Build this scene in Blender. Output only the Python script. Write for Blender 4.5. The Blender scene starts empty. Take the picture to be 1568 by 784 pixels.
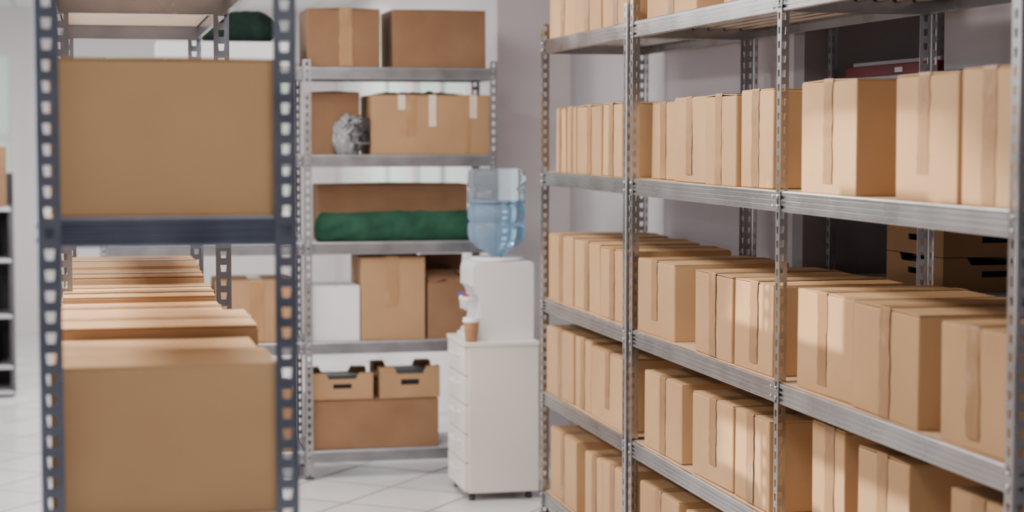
import bpy, bmesh, math, random
from mathutils import Vector, Matrix, noise
random.seed(7)
D=bpy.data; S=bpy.context.scene
R=math.radians

# ------------------------------------------------------------ materials
def mat(name, col, rough=0.6, metal=0.0, spec=0.5):
    m=D.materials.new(name); m.use_nodes=True
    b=m.node_tree.nodes['Principled BSDF']
    b.inputs['Base Color'].default_value=(*col,1); b.inputs['Roughness'].default_value=rough
    b.inputs['Metallic'].default_value=metal
    b.inputs['Specular IOR Level'].default_value=spec
    return m
def N(m,t,**k):
    n=m.node_tree.nodes.new(t)
    for a,v in k.items(): setattr(n,a,v)
    return n
def L(m,a,b): m.node_tree.links.new(a,b)
def vary(m, c1, c2, scale=4, detail=4, bump=0.0, bscale=60, stretch=(1,1,1), objrand=0.0, rough=None, c3=None):
    nt=m.node_tree; b=nt.nodes['Principled BSDF']
    tc=N(m,'ShaderNodeTexCoord'); mp=N(m,'ShaderNodeMapping'); mp.inputs['Scale'].default_value=stretch
    L(m,tc.outputs['Object'],mp.inputs['Vector'])
    oi=N(m,'ShaderNodeObjectInfo')
    ns=N(m,'ShaderNodeTexNoise',noise_dimensions='4D'); ns.inputs['Scale'].default_value=scale; ns.inputs['Detail'].default_value=detail
    mu=N(m,'ShaderNodeMath',operation='MULTIPLY'); mu.inputs[1].default_value=37.0
    L(m,oi.outputs['Random'],mu.inputs[0]); L(m,mu.outputs[0],ns.inputs['W'])
    L(m,mp.outputs[0],ns.inputs['Vector'])
    r=N(m,'ShaderNodeValToRGB'); r.color_ramp.elements[0].color=(*c1,1); r.color_ramp.elements[1].color=(*c2,1)
    r.color_ramp.elements[0].position=.3; r.color_ramp.elements[1].position=.6 if c3 else .7
    if c3:
        el=r.color_ramp.elements.new(.70); el.color=(*c3,1)
    L(m,ns.outputs['Fac'],r.inputs['Fac'])
    out=r.outputs['Color']
    if objrand>0:
        hs=N(m,'ShaderNodeHueSaturation')
        mr=N(m,'ShaderNodeMapRange'); mr.inputs['To Min'].default_value=1-objrand; mr.inputs['To Max'].default_value=1+objrand
        L(m,oi.outputs['Random'],mr.inputs['Value']); L(m,mr.outputs[0],hs.inputs['Value']); L(m,out,hs.inputs['Color']); out=hs.outputs['Color']
    L(m,out,b.inputs['Base Color'])
    if rough:
        mr=N(m,'ShaderNodeMapRange'); mr.inputs['To Min'].default_value=rough[0]; mr.inputs['To Max'].default_value=rough[1]
        L(m,ns.outputs['Fac'],mr.inputs['Value']); L(m,mr.outputs[0],b.inputs['Roughness'])
    if bump>0:
        n2=N(m,'ShaderNodeTexNoise'); n2.inputs['Scale'].default_value=bscale; n2.inputs['Detail'].default_value=3
        L(m,mp.outputs[0],n2.inputs['Vector'])
        bp=N(m,'ShaderNodeBump'); bp.inputs['Strength'].default_value=bump; bp.inputs['Distance'].default_value=.01
        L(m,n2.outputs['Fac'],bp.inputs['Height']); L(m,bp.outputs[0],b.inputs['Normal'])
    return m

CARD=vary(mat('cardboard',(.5,.3,.16),.75,spec=.2),(.47,.282,.142),(.55,.342,.178),scale=3,bump=.12,bscale=25,objrand=.10)
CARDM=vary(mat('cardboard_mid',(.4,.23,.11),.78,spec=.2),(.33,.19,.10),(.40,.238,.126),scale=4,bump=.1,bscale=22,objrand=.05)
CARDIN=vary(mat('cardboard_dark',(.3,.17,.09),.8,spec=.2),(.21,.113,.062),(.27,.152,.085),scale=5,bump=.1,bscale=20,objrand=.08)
TAPE=vary(mat('packing_tape',(.42,.26,.14),.45,spec=.3),(.30,.165,.076),(.37,.21,.10),scale=7,detail=6,bump=.4,bscale=35,stretch=(1,1,.6),rough=(.34,.52),c3=(.50,.34,.215))  # third tone paints whitish highlight streaks into the tape colour
PTAPE=vary(mat('paper_tape',(.75,.6,.45),.5),(.62,.50,.38),(.72,.60,.48),scale=12)
GALV=vary(mat('galvanised_steel',(.55,.56,.58),.35,1.0),(.44,.445,.46),(.60,.605,.62),scale=5,rough=(.22,.34))
DARKSTEEL=vary(mat('blue_grey_steel',(.2,.22,.28),.35,.95),(.22,.25,.32),(.36,.40,.48),scale=6,rough=(.2,.32))
BACKSTEEL=vary(mat('grey_steel',(.4,.4,.42),.4,.8),(.30,.31,.33),(.41,.41,.44),scale=10,rough=(.3,.45))
BOARD=vary(mat('particle_board',(.6,.45,.3),.7),(.50,.33,.19),(.62,.43,.27),scale=60,detail=6)
BOARDL=vary(mat('brightened_shelf_board',(.7,.6,.5),.6),(.66,.54,.43),(.74,.62,.51),scale=30,detail=6)  # board colour lightened in place of missing light on the shelf undersides
WHITEP=vary(mat('white_plastic',(.8,.79,.8),.35),(.76,.75,.76),(.82,.81,.82),scale=2)
WHITEC=vary(mat('white_card',(.75,.74,.78),.6),(.66,.65,.70),(.74,.73,.77),scale=3)
CAB=vary(mat('cabinet_enamel',(.75,.72,.66),.4),(.73,.695,.64),(.78,.745,.69),scale=2)
GREENC=vary(mat('green_fabric',(.02,.09,.05),.85,spec=.2),(.010,.042,.026),(.024,.085,.050),scale=10,bump=.5,bscale=30)
DGREEN=vary(mat('dark_green_fabric',(.01,.04,.03),.85,spec=.2),(.006,.016,.013),(.011,.030,.024),scale=10,bump=.5,bscale=20)
DARK=vary(mat('dark_plastic',(.03,.03,.035),.5),(.02,.02,.025),(.05,.05,.06),scale=6)
REDD=vary(mat('dark_red_card',(.16,.02,.03),.5),(.13,.012,.02),(.2,.025,.04),scale=6)
BLUEP=mat('blue_plastic',(.02,.08,.5),.3); REDP=mat('red_plastic',(.6,.02,.02),.3)
GREYB=vary(mat('grey_bin',(.45,.44,.47),.6),(.32,.31,.34),(.40,.39,.42),scale=3)
GREYW=vary(mat('grey_white_laminate',(.5,.5,.52),.5),(.42,.42,.45),(.50,.50,.53),scale=3)
GREYC=mat('grey_rubber',(.14,.14,.15),.4); WHITER=mat('white_rubber',(.38,.38,.40),.4)
HOLE=mat('shadow_gap',(.03,.03,.03),.9)
CUPM=vary(mat('paper_cup_brown',(.45,.24,.12),.7),(.42,.22,.11),(.5,.27,.14),scale=30)
WALL=vary(mat('painted_wall',(.7,.66,.68),.8,spec=.3),(.68,.64,.66),(.73,.69,.71),scale=1.2,bump=.03,bscale=80)
WALLM=vary(mat('painted_wall_mauve',(.5,.46,.5),.8,spec=.3),(.46,.435,.46),(.51,.48,.505),scale=1.2,bump=.03,bscale=80)
WALLD=vary(mat('painted_wall_grey',(.4,.38,.41),.8,spec=.3),(.24,.23,.255),(.28,.27,.295),scale=1.2)
TRIM=mat('trim_white',(.7,.69,.7),.5)
GPANE=D.materials.new('frosted_window_pane'); GPANE.use_nodes=True
b=GPANE.node_tree.nodes['Principled BSDF']; b.inputs['Base Color'].default_value=(.6,.72,.66,1); b.inputs['Roughness'].default_value=.3
b.inputs['Emission Color'].default_value=(.70,.86,.74,1); b.inputs['Emission Strength'].default_value=.22
LAMP=D.materials.new('lamp_diffuser'); LAMP.use_nodes=True
b=LAMP.node_tree.nodes['Principled BSDF']; b.inputs['Emission Color'].default_value=(1,.97,.93,1); b.inputs['Emission Strength'].default_value=3
FLOOR=mat('floor_tiles',(.6,.6,.6),.3)
def floor_nodes():
    m=FLOOR; b=m.node_tree.nodes['Principled BSDF']
    tc=N(m,'ShaderNodeTexCoord'); mp=N(m,'ShaderNodeMapping'); mp.inputs['Rotation'].default_value=(0,0,R(38))
    L(m,tc.outputs['Object'],mp.inputs['Vector'])
    br=N(m,'ShaderNodeTexBrick'); br.offset=0; br.inputs['Scale'].default_value=1
    br.inputs['Brick Width'].default_value=.42; br.inputs['Row Height'].default_value=.42; br.inputs['Mortar Size'].default_value=.008
    br.inputs['Mortar Smooth'].default_value=.1
    br.inputs['Color1'].default_value=(.76,.75,.765,1); br.inputs['Color2'].default_value=(.84,.83,.845,1); br.inputs['Mortar'].default_value=(.26,.25,.255,1)
    L(m,mp.outputs[0],br.inputs['Vector'])
    ns=N(m,'ShaderNodeTexNoise'); ns.inputs['Scale'].default_value=3; ns.inputs['Detail'].default_value=6; L(m,tc.outputs['Object'],ns.inputs['Vector'])
    mx=N(m,'ShaderNodeMixRGB',blend_type='MULTIPLY'); mx.inputs['Fac'].default_value=.25
    L(m,br.outputs['Color'],mx.inputs['Color1']); L(m,ns.outputs['Fac'],mx.inputs['Color2']); L(m,mx.outputs[0],b.inputs['Base Color'])
    mr=N(m,'ShaderNodeMapRange'); mr.inputs['To Min'].default_value=.18; mr.inputs['To Max'].default_value=.7; L(m,br.outputs['Fac'],mr.inputs['Value']); L(m,mr.outputs[0],b.inputs['Roughness'])
floor_nodes()
CEIL=mat('ceiling_tiles',(.8,.79,.78),.8)
def ceil_nodes():
    m=CEIL; b=m.node_tree.nodes['Principled BSDF']
    tc=N(m,'ShaderNodeTexCoord')
    br=N(m,'ShaderNodeTexBrick'); br.offset=0; br.inputs['Scale'].default_value=1
    br.inputs['Brick Width'].default_value=.6; br.inputs['Row Height'].default_value=.6; br.inputs['Mortar Size'].default_value=.012
    br.inputs['Color1'].default_value=(.78,.77,.76,1); br.inputs['Color2'].default_value=(.82,.81,.8,1); br.inputs['Mortar'].default_value=(.5,.49,.49,1)
    L(m,tc.outputs['Object'],br.inputs['Vector']); L(m,br.outputs['Color'],b.inputs['Base Color'])
ceil_nodes()
BOTTLE=mat('bottle_polycarbonate',(.78,.91,1.0),.04)
b=BOTTLE.node_tree.nodes['Principled BSDF']; b.inputs['Transmission Weight'].default_value=.93; b.inputs['IOR'].default_value=1.12
WATER=mat('water',(.58,.80,1.0),.02)
b=WATER.node_tree.nodes['Principled BSDF']; b.inputs['Transmission Weight'].default_value=.88; b.inputs['IOR'].default_value=1.12
BAG=mat('clear_plastic_wrap',(.45,.45,.48),.15); b=BAG.node_tree.nodes['Principled BSDF']; b.inputs['Transmission Weight'].default_value=.45; b.inputs['IOR'].default_value=1.2

# ------------------------------------------------------------ mesh helpers
class MB:
    def __init__(s): s.bm=bmesh.new(); s.mats=[]
    def mi(s,m):
        if m not in s.mats: s.mats.append(m)
        return s.mats.index(m)
    def box(s,a,b,m,bev=0,M=None,jit=0,seg=2):
        t=bmesh.new(); bmesh.ops.create_cube(t,size=1)
        a=Vector(a);b=Vector(b);c=(a+b)/2;d=b-a
        for v in t.verts:
            v.co=Vector((v.co.x*d.x,v.co.y*d.y,v.co.z*d.z))+c
            if jit: v.co+=Vector([random.uniform(-jit,jit) for _ in range(3)])
        if bev: bmesh.ops.bevel(t,geom=t.edges[:],offset=bev,segments=seg,affect='EDGES',profile=.5)
        s.merge(t,m,M)
    def merge(s,t,m,M=None,smooth=False):
        i=s.mi(m); mp={}
        for v in t.verts: mp[v]=s.bm.verts.new(M@v.co if M else v.co)
        for f in t.faces:
            try:
                nf=s.bm.faces.new([mp[v] for v in f.verts]); nf.material_index=i; nf.smooth=smooth
            except ValueError: pass
        t.free()
    def lathe(s,prof,m,c=(0,0,0),n=40,M=None,rad=None):
        t=bmesh.new(); rings=[]
        for r,z in prof:
            rings.append([t.verts.new((c[0]+r*math.cos(2*math.pi*k/n),c[1]+r*math.sin(2*math.pi*k/n),c[2]+z)) for k in range(n)])
        for a,b in zip(rings,rings[1:]):
            for k in range(n): t.faces.new([a[k],a[(k+1)%n],b[(k+1)%n],b[k]])
        t.faces.new(rings[0][::-1]); t.faces.new(rings[-1])
        s.merge(t,m,M,True)
    def prism(s,prof,axis_len,m,M=None,closed=True):
        t=bmesh.new()
        a=[t.verts.new((0,y,z)) for y,z in prof]; b=[t.verts.new((axis_len,y,z)) for y,z in prof]
        n=len(prof)
        for k in range(n if closed else n-1):
            t.faces.new([a[k],a[(k+1)%n],b[(k+1)%n],b[k]])
        if closed: t.faces.new(a[::-1]); t.faces.new(b)
        s.merge(t,m,M)
    def obj(s,name,parent=None,loc=(0,0,0),rotz=0,mods=(),recalc=True):
        if recalc: bmesh.ops.recalc_face_normals(s.bm,faces=s.bm.faces[:])
        me=D.meshes.new(name); s.bm.to_mesh(me); s.bm.free()
        for m in s.mats: me.materials.append(m)
        return place(name,me,parent,loc,rotz)
def place(name,me,parent=None,loc=(0,0,0),rotz=0):
    o=D.objects.new(name,me); S.collection.objects.link(o)
    o.location=loc; o.rotation_euler=(0,0,rotz)
    if parent: o.parent=parent
    return o
def empty(name,loc=(0,0,0),rotz=0):
    e=D.objects.new(name,None); S.collection.objects.link(e); e.location=loc; e.rotation_euler=(0,0,rotz); e.empty_display_size=.1; return e

# ------------------------------------------------------------ slotted steel racks
def post_mesh(H,w,m):
    mb=MB(); bm=mb.bm; i=mb.mi(m)
    pitch=.04; n=int(H/pitch)
    def flange(fn):
        xs=[.004,.34*w,.66*w,w]
        for r in range(n):
            z0=r*pitch; zs=[z0,z0+.010,z0+.030,z0+pitch]
            grid=[[bm.verts.new(fn(x,z)) for x in xs] for z in zs]
            grid[2][1].co=Vector(fn(.29*w,zs[2])); grid[2][2].co=Vector(fn(.71*w,zs[2]))
            for a in range(3):
                for b in range(3):
                    if a==1 and b==1: continue
                    f=bm.faces.new([grid[a][b],grid[a][b+1],grid[a+1][b+1],grid[a+1][b]]); f.material_index=i
    flange(lambda x,z:(x,0,z)); flange(lambda x,z:(0,x,z))
    a=[(.004,0),(.0012,.0012),(0,.004)]
    for p,q in zip(a,a[1:]):
        f=bm.faces.new([bm.verts.new((p[0],p[1],0)),bm.verts.new((q[0],q[1],0)),bm.verts.new((q[0],q[1],n*pitch)),bm.verts.new((p[0],p[1],n*pitch))]); f.material_index=i
    bmesh.ops.remove_doubles(bm,verts=bm.verts[:],dist=.0001)
    me=D.meshes.new('post'); bm.to_mesh(me); bm.free(); me.materials.append(m)
    return me
def beam_prof(h=.058,t=.016):
    p=[(t,0),(0.002,0),(0,.003)]
    k=3; seg=(h-.016)/k; z=.008
    for j in range(k):
        p+=[(0,z),(.005,z+seg*.2),(.005,z+seg*.5),(0,z+seg*.7)]; z+=seg
    p+=[(0,h-.003),(.002,h),(t,h),(t,h-.003),(.006,h-.004),(.006,.004),(t,.003)]
    return p
def rack(name,origin,rotz,us,depth,shelves,H,steel,w=.036,board=BOARD,skip=(),deck=True):
    """local x = length, local y = depth (front at y=0 facing -y)"""
    e=empty(name,(origin[0],origin[1],0),rotz)
    pm=post_mesh(H,w,steel)
    def post(nm,u,v,rz,sx=1):
        o=place(nm,pm,e,(u,v,0.0),rz); o.scale=(sx,1,1)
        md=o.modifiers.new('thick','SOLIDIFY'); md.thickness=.002; md.offset=0
    k=0
    for u in us:
        k+=1
        last=(u==us[-1])
        post('post_front_%d'%k,u,.001,0 if not last else R(90))
        post('post_rear_%d'%k,u,depth-.001,R(-90) if not last else R(180))
    mb=MB()
    for u in us:
        for v in (0,depth):
            s=-1 if u==us[-1] else 1; q=1 if v==0 else -1
            x0,x1=sorted((u-.003*s,u+.04*s)); y0,y1=sorted((v-.003*q,v+.04*q))
            mb.box((x0,y0,0),(x1,y1,.012),DARK)
    mb.obj('feet',e)
    mb=MB(); bd=MB()
    for bi,(a,b) in enumerate(zip(us,us[1:])):
        a2=a+.003; b2=b-.003
        for si,z in enumerate(shelves):
            if (bi,si) in skip: continue
            h=.058; z0=z-h
            P=beam_prof(h)
            mb.prism(P,b2-a2,steel,Matrix.Translation((a2,.003,z0)))
            mb.prism(P,b2-a2,steel,Matrix.Translation((b2,depth-.003,z0))@Matrix.Rotation(math.pi,4,'Z'))
            mb.prism(P,depth-.008,steel,Matrix.Translation((a2,depth-.004,z0))@Matrix.Rotation(-math.pi/2,4,'Z'))
            mb.prism(P,depth-.008,steel,Matrix.Translation((b2,.004,z0))@Matrix.Rotation(math.pi/2,4,'Z'))
            if deck:
                t=bmesh.new(); v=.022; up=True; row=[]
                while v<depth-.02:
                    row.append((v,z-.012 if up else z-.026)); row.append((min(v+.022,depth-.02),z-.012 if up else z-.026)); v+=.03; up=not up
                A=[t.verts.new((a2+.018,y,q)) for y,q in row]; B=[t.verts.new((b2-.018,y,q)) for y,q in row]
                for i in range(len(row)-1): t.faces.new([A[i],A[i+1],B[i+1],B[i]])
                mb.merge(t,steel)
            bd.box((a2+.012,.014,z-.010),(b2-.012,depth-.014,z+.0005),board)
            for u,s in ((a,1),(b,-1)):
                for dz in (.015,.043):
                    for vv,q in ((-.002,-1),(depth+.002,1)):
                        M=Matrix.Translation((u+s*.018,vv,z0+dz))@Matrix.Rotation(math.pi/2,4,'X')
                        mb.lathe([(.006,-.002),(.006,.002)],steel,n=8,M=M)
    mb.obj('beams',e); bd.obj('boards',e)
    return e

# ------------------------------------------------------------ cartons
def carton(x0,x1,y0,y1,z,h,front='-x',m=None,tape=TAPE,name='cardboard_box',rot=None,tapelen=None,offs=None,parent=None):
    m=m or CARD
    cx,cy=(x0+x1)/2,(y0+y1)/2
    if front=='-x': d=x1-x0; w=y1-y0; base=0
    else: d=y1-y0; w=x1-x0; base=R(90)
    mb=MB(); T=.0035
    mb.box((-d/2,-w/2,0),(d/2,w/2,h-T),m,bev=.004,jit=.0016)
    lift=random.uniform(0,.005)
    for s in (-1,1):
        t=bmesh.new(); bmesh.ops.create_cube(t,size=1)
        for v in t.verts:
            yy=.0015 if v.co.y*s<0 else w/2-.001
            zz=h-T+(T if v.co.z>0 else 0)+(lift if yy<.01 else 0)
            v.co=Vector((v.co.x*(d-.004),s*yy,zz))
        mb.merge(t,m)
    mb.box((-d/2+.002,-.0025,h-T-.001),(d/2-.002,.0025,h-T+.0006),HOLE)
    if tape:
        tw=.031 if w>.2 else .02; off=random.uniform(-.015,.015) if offs is None else offs
        tl=tapelen if tapelen is not None else random.choice([1,1,1,.92,.8])
        def strip(pts):
            t=bmesh.new(); prev=None
            for p in pts:
                j1=random.uniform(-.004,.003); j2=random.uniform(-.003,.004)
                cur=(t.verts.new((p[0],off-tw+j1,p[1])),t.verts.new((p[0],off+tw+j2,p[1])))
                if prev: t.faces.new([prev[0],prev[1],cur[1],cur[0]])
                prev=cur
            mb.merge(t,tape)
        n=9; e=.0018
        pts=[(d/2-i*(d)/n,h+lift+.0012) for i in range(n+1)]
        if tl>0:
            pts+=[(-d/2-e,h-.003)]
            n=11; bot=h*(1-tl)+.004
            pts+=[(-d/2-e-random.uniform(0,.0014),h-.003-(h-.003-bot)*i/n) for i in range(1,n+1)]
        strip(pts)
        strip([(d/2+e,h+lift+.0012),(d/2+e,h*.7),(d/2+e,h*.6)])
    r=random.uniform(-.02,.02) if rot is None else rot
    o=mb.obj(name,parent,(cx,cy,z+.001),base+r,recalc=True)
    return o

def open_carton(x0,x1,y0,y1,z,h,m=CARD,name='open_cardboard_box'):
    mb=MB(); t=.005; w=x1-x0; d=y1-y0
    mb.box((-w/2,-d/2,0),(w/2,d/2,t),m)
    mb.box((-w/2,-d/2,t),(w/2,-d/2+t,h),m,jit=.001); mb.box((-w/2,d/2-t,t),(w/2,d/2,h),m)
    mb.box((-w/2,-d/2+t,t),(-w/2+t,d/2-t,h),m); mb.box((w/2-t,-d/2+t,t),(w/2,d/2-t,h),m)
    fl=d*.42
    def flap(M,wd,ln): mb.box((-wd/2,0,-.002),(wd/2,ln,.002),m,M=M)
    flap(Matrix.Translation((0,-d/2+.004,h))@Matrix.Rotation(R(25),4,'X'),w-.01,fl)
    flap(Matrix.Translation((0,d/2-.004,h))@Matrix.Rotation(math.pi,4,'Z')@Matrix.Rotation(R(70),4,'X'),w-.01,fl)
    flap(Matrix.Translation((-w/2+.004,0,h))@Matrix.Rotation(-math.pi/2,4,'Z')@Matrix.Rotation(R(15),4,'X'),d-.02,w*.4)
    flap(Matrix.Translation((w/2-.004,0,h))@Matrix.Rotation(math.pi/2,4,'Z')@Matrix.Rotation(R(40),4,'X'),d-.02,w*.4)
    mb.box((-w*.35,-d*.35,h*.3),(w*.1,d*.3,h*.95),DARK,bev=.01)
    return mb.obj(name,None,((x0+x1)/2,(y0+y1)/2,z+.001),random.uniform(-.02,.02))

def crate(x0,x1,y0,y1,z,h,name='cardboard_produce_crate',rz=0,m=CARD,fill=True):
    mb=MB(); w=x1-x0; d=y1-y0; t=.006
    mb.box((-w/2,-d/2,0),(w/2,d/2,t),m)
    def wall(M,ln):
        s=.045; zs0=h*.42; zs1=h*.6; nt=h*.78
        mb.box((-ln/2,0,t),(ln/2,t,zs0),m,M=M)
        mb.box((-ln/2,0,zs0),(-s,t,zs1),m,M=M); mb.box((s,0,zs0),(ln/2,t,zs1),m,M=M)
        mb.box((-ln/2,0,zs1),(ln/2,t,nt),m,M=M)
        for a,b in ((-ln/2,-ln*.27),(ln*.27,ln/2)):
            pr=[(a,nt),(b+.015,nt),(b,h),(a,h)] if a<0 else [(a-.015,nt),(b,nt),(b,h),(a,h)]
            tt=bmesh.new()
            f1=[tt.verts.new((p[0],0,p[1])) for p in pr]; f2=[tt.verts.new((p[0],t,p[1])) for p in pr]
            tt.faces.new(f1); tt.faces.new(f2[::-1])
            for k in range(4): tt.faces.new([f1[k],f1[(k+1)%4],f2[(k+1)%4],f2[k]])
            mb.merge(tt,m,M)
    wall(Matrix.Translation((0,-d/2,0)),w)
    wall(Matrix.Translation((0,d/2,0))@Matrix.Rotation(math.pi,4,'Z'),w)
    wall(Matrix.Translation((-w/2,0,0))@Matrix.Rotation(-math.pi/2,4,'Z'),d-.014)
    wall(Matrix.Translation((w/2,0,0))@Matrix.Rotation(math.pi/2,4,'Z'),d-.014)
    for sx in (-1,1):
        for sy in (-1,1):
            a=(sx*(w/2-.006),sy*(d/2-.006)); b=(sx*(w/2-.06),sy*(d/2-.05))
            x0_,x1_=sorted((a[0],b[0])); y0_,y1_=sorted((a[1],b[1]))
            mb.box((x0_,y0_,h-.006),(x1_,y1_,h-.001),m)
    if fill:
        mb.box((-w/2+.03,-d/2+.03,.01),(w/2-.03,d/2-.03,h*.80),DARK,bev=.015,jit=.006)
    return mb.obj(name,None,((x0+x1)/2,(y0+y1)/2,z+.001),rz)

def cloth_bundle(name,x0,x1,yc,z,ry,rz,m,seed=0,taper=.12,amp=1):
    t=bmesh.new(); n=110; k=40; rings=[]
    for i in range(n+1):
        u=i/n; x=x0+(x1-x0)*u
        e=min(1,(min(u,1-u)/taper+.02))**.45
        ring=[]
        for j in range(k):
            a=2*math.pi*j/k
            w1=noise.noise(Vector((x*3+seed,math.cos(a)*.9,math.sin(a)*.9)))
            ridge=1-abs(noise.noise(Vector((x*7+seed,a*1.2+x*5,seed))))*2
            f=1+amp*(.16*w1+.10*(ridge-.5)+.04*noise.noise(Vector((x*30,a*4,seed))))
            y=ry*e*f*math.cos(a); zz=rz*e*f*math.sin(a)
            zz=max(zz,-rz*.72)
            ring.append(t.verts.new((x-(x0+x1)/2,y,zz+rz*.72)))
        rings.append(ring)
    for a,b in zip(rings,rings[1:]):
        for j in range(k): t.faces.new([a[j],a[(j+1)%k],b[(j+1)%k],b[j]])
    t.faces.new(rings[0][::-1]); t.faces.new(rings[-1])
    mb=MB(); mb.merge(t,m,None,True)
    return mb.obj(name,None,((x0+x1)/2,yc,z+.001))

def simple(name,boxes):
    mb=MB()
    for a,b,m in boxes: mb.box(a,b,m)
    return mb.obj(name)
# ================================================================= ROOM
CH=2.70
simple('floor',[((-6,-1.5,-.1),(3.5,16.2,0),FLOOR)])
simple('ceiling',[((-6,-1.5,CH),(3.5,16.2,CH+.1),CEIL)])
simple('wall_right',[((3.3,-1.5,0),(3.4,6.14,CH),WALLD),((2.43,6.14,0),(3.4,6.24,CH),WALLD),((2.43,6.24,0),(2.55,9.4,CH),WALLM)])
simple('wall_partition',[((2.04,9.4,0),(2.55,9.5,CH),WALL)])
simple('wall_front',[((-6,-1.6,0),(3.5,-1.5,CH),WALLD)])
mb=MB()
mb.box((2.04,9.5,0),(2.14,16,.9),WALL); mb.box((2.04,9.5,2.35),(2.14,16,CH),WALL)
for a,b in ((9.5,10.2),(12.0,12.3),(14.2,14.5),(15.6,16)): mb.box((2.04,a,.9),(2.14,b,2.35),WALL)
mb.obj('wall_passage')
for wi,(a,b) in enumerate(((10.2,12.0),(12.3,14.2),(14.5,15.6))):
    mb=MB(); mb.box((2.08,a,.9),(2.10,b,2.35),GPANE)
    for p in (a,b-.05,(a+b)/2-.025): mb.box((2.05,p,.9),(2.078,p+.05,2.35),TRIM)
    mb.box((2.05,a+.05,.9),(2.077,b-.05,.95),TRIM); mb.box((2.05,a+.05,2.3),(2.077,b-.05,2.35),TRIM)
    mb.obj('window_%d'%(wi+4))
mb=MB()
mb.box((-6,16,0),(2.2,16.1,.8),WALL); mb.box((-6,16,2.3),(2.2,16.1,CH),WALL)
for a,b in ((-6,-4.6),(-2.9,-2.3),(-.6,0.0),(1.7,2.2)): mb.box((a,16,.8),(b,16.1,2.3),WALL)
mb.obj('wall_back')
for i,(a,b) in enumerate(((-4.6,-2.9),(-2.3,-.6),(0,1.7))):
    mb=MB(); mb.box((a,16.04,.8),(b,16.06,2.3),GPANE)
    for p in (a,b-.05,(a+b)/2-.025): mb.box((p,16,.8),(p+.05,16.035,2.3),TRIM)
    mb.box((a+.05,16.001,1.6),(b-.05,16.03,1.65),TRIM)
    mb.obj('window_%d'%(i+1))
mb=MB()
mb.box((-6,-1.5,0),(-5.9,16,.9),WALL); mb.box((-6,-1.5,2.5),(-5.9,16,CH),WALL)
for a,b in ((-1.5,-1.2),(2.3,2.6),(6.1,6.4),(9.9,10.2),(13.7,16)): mb.box((-6,a,.9),(-5.9,b,2.5),WALL)
mb.obj('wall_left')
simple('baseboard_partition',[((2.04,9.385,0),(2.43,9.399,.08),TRIM)])

# ================================================================= RIGHT RACKS
ZR=[.108,.545,.947,1.49,2.05]
FX=1.88; DEP=.47
rack('steel_shelving_rack',(FX,7.78),R(-90),[0,1.31],DEP,ZR,2.13,GALV)
rack('steel_shelving_rack',(FX,6.425),R(-90),[0,1.465,2.875],DEP,ZR,2.55,GALV)
X0=FX+.018
def row(z,items,depth=.43):
    for it in items:
        a,b,h=it[:3]; off=it[3] if len(it)>3 else random.uniform(0,.014)
        carton(X0+off,X0+off+depth-.01-min(off,.02),a,b,z,h)
row(ZR[3],[(3.60,3.855,.305),(3.868,4.205,.30),(4.434,4.826,.30),(5.055,5.335,.29),(5.35,5.64,.28),(5.655,6.0,.28)])
row(ZR[3],[(6.11,6.37,.27,.05),(6.60,6.87,.275),(6.89,7.26,.27),(7.28,7.42,.27),(7.44,7.60,.265)],.40)
row(ZR[2],[(3.61,3.935,.275),(4.05,4.455,.275),(4.476,4.86,.275),(5.055,5.365,.265),(5.385,5.735,.265),(5.98,6.38,.262),
           (6.57,6.91,.27),(6.93,7.32,.275),(7.34,7.73,.28)])
row(ZR[1],[(3.61,3.88,.30),(4.10,4.41,.31),(4.52,4.74,.325),(5.06,5.36,.27),(5.38,5.75,.27),(5.88,6.30,.27),
           (6.56,7.02,.275),(7.04,7.29,.285),(7.31,7.73,.285)])
row(ZR[0],[(3.65,4.0,.29),(4.1,4.5,.3),(4.55,4.85,.3),(5.1,5.4,.29),(5.45,5.82,.30),(5.93,6.36,.30),(6.57,6.84,.29),(6.87,7.12,.28),(7.25,7.70,.29)])
row(ZR[4],[(3.65,4.0,.29),(4.1,4.5,.3),(5.1,5.5,.29),(5.75,6.3,.26),(6.53,6.86,.29),(6.9,7.28,.3),(7.31,7.72,.3)])

rack('steel_shelving_rack',(2.50,6.10),R(-90),[0,1.37],.45,[.1,.62,1.16,1.84],2.45,BACKSTEEL,board=GREYB)
crate(2.56,2.91,5.30,5.72,1.1605,.105,m=CARDM); crate(2.56,2.91,5.30,5.72,1.2675,.105,m=CARDM)
mb=MB(); mb.box((0,0,0),(.36,.72,.035),REDD,bev=.003); mb.box((.02,.02,.036),(.34,.7,.05),GREYB,bev=.004); mb.box((-.0015,.25,.008),(-.0005,.31,.024),WHITEC); mb.obj('flat_red_file_box',None,(2.54,5.32,1.842))
mb=MB(); mb.box((0,0,0),(.36,.46,.2),GREYB,bev=.006); mb.box((-.006,-.006,.2),(.366,.466,.225),GREYB,bev=.004); mb.obj('grey_storage_bin',None,(2.54,4.82,1.842))
carton(2.56,2.9,4.9,5.35,.621,.3,m=CARDIN); carton(2.56,2.9,5.45,5.95,.621,.3,m=CARDIN)

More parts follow.
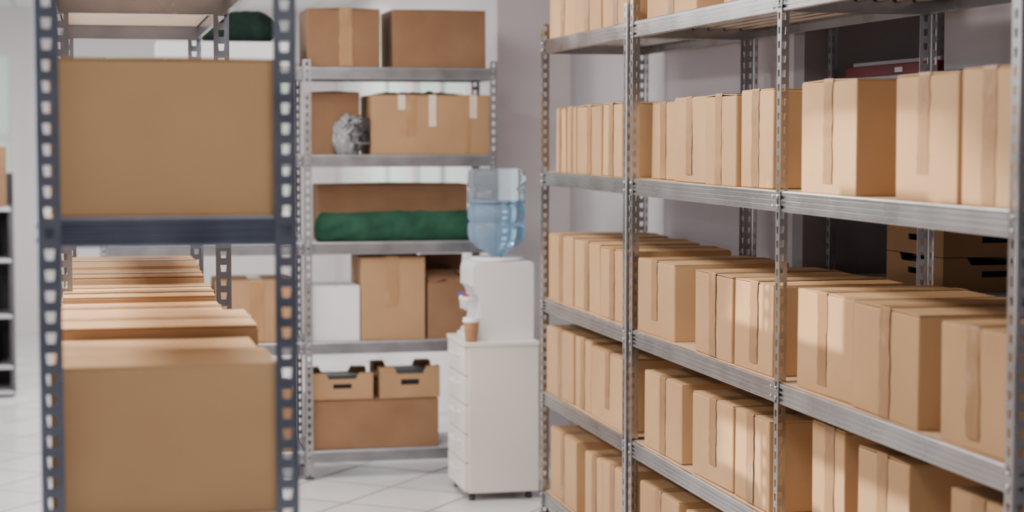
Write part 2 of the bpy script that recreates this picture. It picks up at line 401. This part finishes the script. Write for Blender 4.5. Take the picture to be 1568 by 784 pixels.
# ================================================================= LEFT RACK
ZL=[.30,.90,1.49,2.05]
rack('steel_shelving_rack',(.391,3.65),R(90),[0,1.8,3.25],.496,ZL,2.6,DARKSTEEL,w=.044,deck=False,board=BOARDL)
lx0,lx1=-.085,.355
carton(-.080,.366,3.675,3.98,1.4905,.305,'-y',tape=None,rot=0)
for a,b,h in ((4.0,4.3,.30),(4.34,4.7,.29),(4.75,5.1,.3)):
    carton(lx0,lx1,a,b,1.4905,h,'-y',tape=None)
for a,b,h,rx in ((3.675,3.96,.297,.352),(3.99,4.32,.280,.35),(4.34,4.74,.305,.372),(4.85,5.15,.290,.33),(5.20,5.42,.302,.33),
             (5.52,5.85,.285,.345),(5.90,6.22,.305,.34),(6.28,6.80,.31,.345)):
    carton(-.085,rx,a,b,.9005,h,'-x',rot=random.uniform(-.006,.006),tape=TAPE if a>4 else None)
for a,b in ((3.7,4.1),(4.15,4.55),(4.6,5.0),(5.5,5.9),(6.0,6.5)):
    carton(-.08,.35,a,b,.3005,.33,'-y',tape=None)

# ================================================================= BACK RACK
ZB=[.135,.658,1.135,1.551,1.967]
BY=8.80
rack('steel_shelving_rack',(.03,BY),0,[0,.945,1.88],.45,ZB,2.0,BACKSTEEL,board=GREYB)
f='-y'
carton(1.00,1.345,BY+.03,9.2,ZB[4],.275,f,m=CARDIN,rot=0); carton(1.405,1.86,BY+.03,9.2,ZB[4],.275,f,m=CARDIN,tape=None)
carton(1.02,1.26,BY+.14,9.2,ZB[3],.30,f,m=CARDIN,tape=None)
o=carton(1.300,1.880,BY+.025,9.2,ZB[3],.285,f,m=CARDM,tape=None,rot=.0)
mb=MB()
for x,l in ((.13,.07),(.28,.15),(.48,.11)):
    mb.box((x,-.0015,.285-l),(x+.035,-.0006,.2845),PTAPE,jit=.0004)
mb.box((.17,-.0015,.09),(.215,-.0006,.285),TAPE)
mb.box((.46,-.0015,.01),(.48,-.0006,.18),TAPE)
t=mb.obj('tape_strips',o)
t.rotation_euler=(0,0,R(-90)); t.location=(-(9.2-BY-.025)/2,.29,0)
# crumpled black liner lying on that box
t=bmesh.new(); nx,ny=40,14; g=[]
for j in range(ny+1):
    r_=[]
    for i in range(nx+1):
        u,v=i/nx,j/ny
        zz=.006+.018*max(0,noise.fractal(Vector((u*7,v*4,3)),1,2,4)+.3)*math.sin(math.pi*u)**.5*math.sin(math.pi*v)**.4
        r_.append(t.verts.new((u*.42+.01*noise.noise(Vector((v*8,1,0))),v*.24+.012*noise.noise(Vector((u*9,5,0))),zz)))
    g.append(r_)
for j in range(ny):
    for i in range(nx): t.faces.new([g[j][i],g[j][i+1],g[j+1][i+1],g[j+1][i]])
mb=MB(); mb.merge(t,DARK,None,True); mb.obj('black_bin_liner',None,(1.34,BY+.09,ZB[3]+.287),recalc=False)
e=empty('tangled_cable_bundle',(1.215,BY+.068,ZB[3]+.001))
t=bmesh.new(); bmesh.ops.create_icosphere(t,subdivisions=5,radius=1)
for v in t.verts:
    p=v.co.copy(); nn=noise.fractal(p*2.2,1,2,4)+.7*abs(noise.noise(p*7)); q=p*(1+.25*nn)
    v.co=Vector((q.x*.066-.02,max(-.055,min(.06,q.y*.045)),max(q.z,-.8)*.10+.081))
mb=MB(); mb.merge(t,BAG,None,True); mb.obj('plastic_bag',e)
for ci,(mm,cnt) in enumerate(((WHITER,5),(GREYC,12),(DARK,20))):
    cu=D.curves.new('cables_%d'%ci,'CURVE'); cu.dimensions='3D'; cu.bevel_depth=.0042; cu.bevel_resolution=2; cu.materials.append(mm)
    for k in range(cnt):
        sp=cu.splines.new('NURBS'); sp.points.add(8); sp.use_cyclic_u=True
        c=Vector((random.uniform(-.03,.07) if ci else random.uniform(-.08,-.02),random.uniform(-.03,.0),random.uniform(.045,.15)))
        ax=Vector((random.uniform(-1,1),random.uniform(-1,1),random.uniform(-1,1))).normalized(); u=ax.orthogonal().normalized(); vv=ax.cross(u); r=random.uniform(.03,.05)
        for i in range(9):
            a=2*math.pi*i/9; p=c+u*math.cos(a)*r*random.uniform(.7,1.2)+vv*math.sin(a)*r*random.uniform(.7,1.3)
            p.z=max(.005,p.z); p.y=max(-.06,min(.06,p.y)); p.x=min(.075,p.x); sp.points[i].co=(*p,1)
    oc=D.objects.new('cables_%d'%ci,cu); S.collection.objects.link(oc); oc.parent=e
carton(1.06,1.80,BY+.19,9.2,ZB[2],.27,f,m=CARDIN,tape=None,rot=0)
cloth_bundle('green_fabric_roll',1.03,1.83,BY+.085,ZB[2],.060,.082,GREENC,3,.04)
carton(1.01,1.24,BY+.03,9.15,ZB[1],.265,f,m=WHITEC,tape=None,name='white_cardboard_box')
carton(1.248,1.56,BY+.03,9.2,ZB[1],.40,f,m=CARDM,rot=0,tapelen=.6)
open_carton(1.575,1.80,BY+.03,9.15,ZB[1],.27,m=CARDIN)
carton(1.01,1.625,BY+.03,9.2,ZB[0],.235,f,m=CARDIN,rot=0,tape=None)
crate(1.01,1.305,BY+.04,9.15,ZB[0]+.2405,.125,m=CARDM); crate(1.335,1.63,BY+.035,9.15,ZB[0]+.2405,.15,rz=.02,m=CARDM)
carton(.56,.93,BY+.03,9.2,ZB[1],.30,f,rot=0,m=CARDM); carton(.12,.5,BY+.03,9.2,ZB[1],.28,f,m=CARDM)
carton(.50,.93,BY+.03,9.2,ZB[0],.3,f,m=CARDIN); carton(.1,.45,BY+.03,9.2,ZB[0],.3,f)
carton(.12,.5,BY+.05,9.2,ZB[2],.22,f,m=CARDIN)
carton(.3,.92,BY+.03,9.2,ZB[4],.115,f,m=WHITEC,tape=None,rot=0,name='white_cardboard_box')
cloth_bundle('dark_green_duffel_bag',.50,.88,BY+.22,ZB[4]+.118,.12,.085,DGREEN,9,.25)

# ================================================================= DRAWER CABINET
cx0,cx1,cy0,cy1=1.613,1.955,8.12,8.53; CHt=.718
e=empty('drawer_cabinet',(cx0,cy0,0)); w=cx1-cx0; d=cy1-cy0
mb=MB(); mb.box((.018,0,.035),(w,d,CHt-.02),CAB,bev=.004); mb.box((-.004,-.004,CHt-.02),(w+.002,d+.004,CHt),CAB,bev=.003); mb.obj('body',e)
mb=MB(); nd=5; hh=(CHt-.02-.04)/nd
for i in range(nd):
    z0=.04+i*hh
    mb.box((0,.006,z0+.003),(.018,d-.006,z0+hh-.003),CAB,bev=.003)
mb.obj('drawer_fronts',e)
mb=MB()
for i in range(nd):
    z0=.04+i*hh+hh*.62
    mb.box((-.022,d*.3,z0),(-.016,d*.7,z0+.012),WHITEP,bev=.002)
    mb.box((-.02,d*.3,z0),(.001,d*.3+.012,z0+.012),WHITEP); mb.box((-.02,d*.7-.012,z0),(.001,d*.7,z0+.012),WHITEP)
mb.obj('handles',e)
mb=MB()
for x in (.04,w-.04):
    for y in (.035,d-.035):
        mb.lathe([(.016,0),(.016,.022),(.01,.022),(.01,.036)],DARK,c=(x,y,0),n=16)
mb.obj('feet',e)

# ================================================================= WATER DISPENSER
wy0,wy1=8.225,8.515; wx0,wx1=1.672,1.955
e=empty('water_dispenser',((wx0+wx1)/2,(wy0+wy1)/2,CHt+.001))
W=wx1-wx0; Dp=wy1-wy0; Hh=.352
def xl(z,dep):
    x=-W/2
    if .03<z<.235: x+=dep*math.sin(math.pi*(z-.03)/.205)**.45
    if z>Hh-.05: q=(z-(Hh-.05))/.05; x+=.03*(1-math.sqrt(max(0,1-q*q*.96)))
    return x
def xr(z):
    x=W/2
    if z>Hh-.02: q=(z-(Hh-.02))/.02; x-=.012*(1-math.sqrt(max(0,1-q*q*.96)))
    return x
mb=MB()
def slab(y0,y1,dep,top,bev=False):
    nz=48; t=bmesh.new(); rows=[]
    for i in range(nz+1):
        z=top*i/nz; a,b_=xl(z,dep),xr(z)
        rows.append([t.verts.new(p) for p in ((a,y0,z),(b_,y0,z),(b_,y1,z),(a,y1,z))])
    for p,q in zip(rows,rows[1:]):
        for k in range(4): t.faces.new([p[k],p[(k+1)%4],q[(k+1)%4],q[k]])
    t.faces.new(rows[0][::-1]); t.faces.new(rows[-1])
    mb.merge(t,WHITEP)
slab(-Dp/2+.022,Dp/2-.022,.075,Hh-.001)
slab(-Dp/2,-Dp/2+.020,.035,Hh-.006); slab(Dp/2-.020,Dp/2,.035,Hh-.006)
mb.obj('body',e)
mb=MB(); mb.lathe([(.125,0),(.13,.006),(.115,.014),(.07,.016)],WHITEP,c=(0,0,Hh),n=40); mb.obj('collar',e)
mb=MB()
for y,mm in ((-.045,REDP),(.045,BLUEP)):
    M=Matrix.Translation((-W/2+.07,y,.175))@Matrix.Rotation(-math.pi/2,4,'Y')
    mb.lathe([(.012,0),(.012,.065),(.015,.068),(.015,.093),(.006,.095)],WHITEP,n=16,M=M)
    mb.lathe([(.009,-.045),(.010,-.01),(.012,0)],WHITEP,c=(-W/2-.012,y,.172),n=14)
    mb.box((-W/2-.03,y-.010,.190),(-W/2+.002,y+.010,.200),mm,bev=.003)
    mb.box((-W/2-.016,y-.004,.175),(-W/2-.008,y+.004,.192),mm)
mb.obj('taps',e)
mb=MB(); mb.box((-W/2-.03,-.075,.0),(-W/2+.04,.075,.022),WHITEP,bev=.004); mb.obj('drip_tray',e)
mb=MB()
z=Hh+.016
prof=[(.028,-.01),(.028,.012),(.05,.022),(.095,.045),(.125,.075),(.134,.105),(.134,.15),(.128,.155),(.126,.162),(.128,.169),(.134,.174),(.134,.225),(.128,.230),(.126,.237),(.128,.244),(.134,.249),(.134,.30),(.128,.305),(.126,.312),(.128,.319),(.134,.324),(.134,.375),(.128,.395),(.110,.405),(.06,.402),(.0301,.395)]
mb.lathe(prof,BOTTLE,c=(0,0,z),n=56)
mb.obj('bottle',e)
mb=MB()
pw=[(.026,-.005),(.048,.024),(.092,.048),(.121,.077),(.130,.106),(.130,.15),(.123,.156),(.122,.162),(.123,.168),(.130,.175),(.130,.225),(.124,.230),(.122,.237),(.121,.244),(.128,.250),(.128,.262)]
mb.lathe(pw,WATER,c=(0,0,z),n=56); mb.obj('bottle_water',e)
mb=MB(); mb.lathe([(.026,0),(.036,.088),(.037,.09)],CUPM,n=28); mb.lathe([(.0385,.088),(.040,.092),(.0385,.097),(.035,.108),(.030,.109)],WHITEP,n=28)
mb.obj('paper_coffee_cup',None,(1.652,8.165,CHt+.001))

# ================================================================= FAR LEFT UNIT
UX=-1.80
e=empty('open_shelf_unit',(UX,12.0,0))
mb=MB()
for z in (.04,.20,.52,.87,1.19): mb.box((0,0,z-.022),(1.3,.4,z),GREYW,bev=.003)
for x in (0,.64,1.28): mb.box((x,.01,0),(x+.02,.4,1.2),DARK)
mb.box((0,.4,0),(1.3,.41,1.40),DARK)
mb.obj('frame',e)
def binders(name,x,z,n,hh):
    mb=MB(); xx=0
    for i in range(n):
        w=random.uniform(.04,.07); mb.box((xx,0,0),(xx+w-.003,.25,hh*random.uniform(.8,1)),random.choice([DARK,DARK,DARK,GREYB]),bev=.003); xx+=w
    mb.obj(name,e,(x+1.82,.06,z+.001))
binders('ring_binders_1',-1.75,.87,8,.28); binders('ring_binders_2',-1.12,.87,9,.27); binders('ring_binders_3',-1.12,.52,9,.28); binders('ring_binders_4',-1.75,.52,8,.26)
binders('ring_binders_5',-1.12,.20,9,.26); binders('ring_binders_7',-1.12,.04,8,.12)
carton(1.02,1.26,.06,.35,1.192,.38,f,m=CARDIN,parent=e,name='carton_1')
carton(.3,.7,.06,.35,1.192,.3,f,m=CARDIN,parent=e,name='carton_2')

# ================================================================= LIGHTS
def panel(x,y,sx,sy,power,col=(1,.95,.89)):
    e=empty('unseen_ceiling_light',(x,y,CH))
    mb=MB(); mb.box((-sx/2-.03,-sy/2-.03,-.03),(sx/2+.03,sy/2+.03,-.001),TRIM,bev=.004); mb.box((-sx/2,-sy/2,-.034),(sx/2,sy/2,-.0301),LAMP); mb.obj('housing',e)
    l=D.lights.new('lamp','AREA'); l.shape='RECTANGLE'; l.size=sx; l.size_y=sy; l.energy=power; l.color=col
    o=D.objects.new('lamp',l); S.collection.objects.link(o); o.parent=e; o.location=(0,0,-.04)
panel(.8,5.2,.6,1.2,50); panel(.9,7.4,.6,1.2,30); panel(.6,2.2,.6,1.2,15)
panel(-1.2,5.0,.6,1.2,105); panel(-1.2,8.2,.6,1.2,70); panel(-.2,11.5,1.2,.6,70); panel(-3.2,7,.6,1.2,40)  # left-hand panels are unseen, added to throw side light on the cartons
panel(.9,13.5,1.2,.6,55)
w=D.worlds.new('world'); S.world=w; w.use_nodes=True
bg=w.node_tree.nodes['Background']; bg.inputs[0].default_value=(.95,.95,1.0,1); bg.inputs[1].default_value=3.0
def spot(loc,tgt,en,ang):
    l=D.lights.new('spot','SPOT'); l.energy=en; l.spot_size=R(ang); l.spot_blend=.3; l.shadow_soft_size=.03; l.color=(1,.90,.78)
    o=D.objects.new('sun_streak_spot',l); S.collection.objects.link(o); o.location=loc
    o.rotation_euler=(Vector(tgt)-o.location).to_track_quat('-Z','Y').to_euler()
spot((-3.0,6.3,2.40),(.2,5.0,1.2),2200,26)  # added unseen spot, stands in for sun streaks on the left carton tops

# ================================================================= CAMERA
c=D.cameras.new('camera'); c.lens=65.4; c.sensor_width=36; c.dof.use_dof=True; c.dof.focus_distance=5.8; c.dof.aperture_fstop=2.2
c.clip_start=.05
o=D.objects.new('camera',c); S.collection.objects.link(o); o.location=(0,0,1.65); o.rotation_euler=(R(90-3.75),0,R(-12.7)); S.camera=o
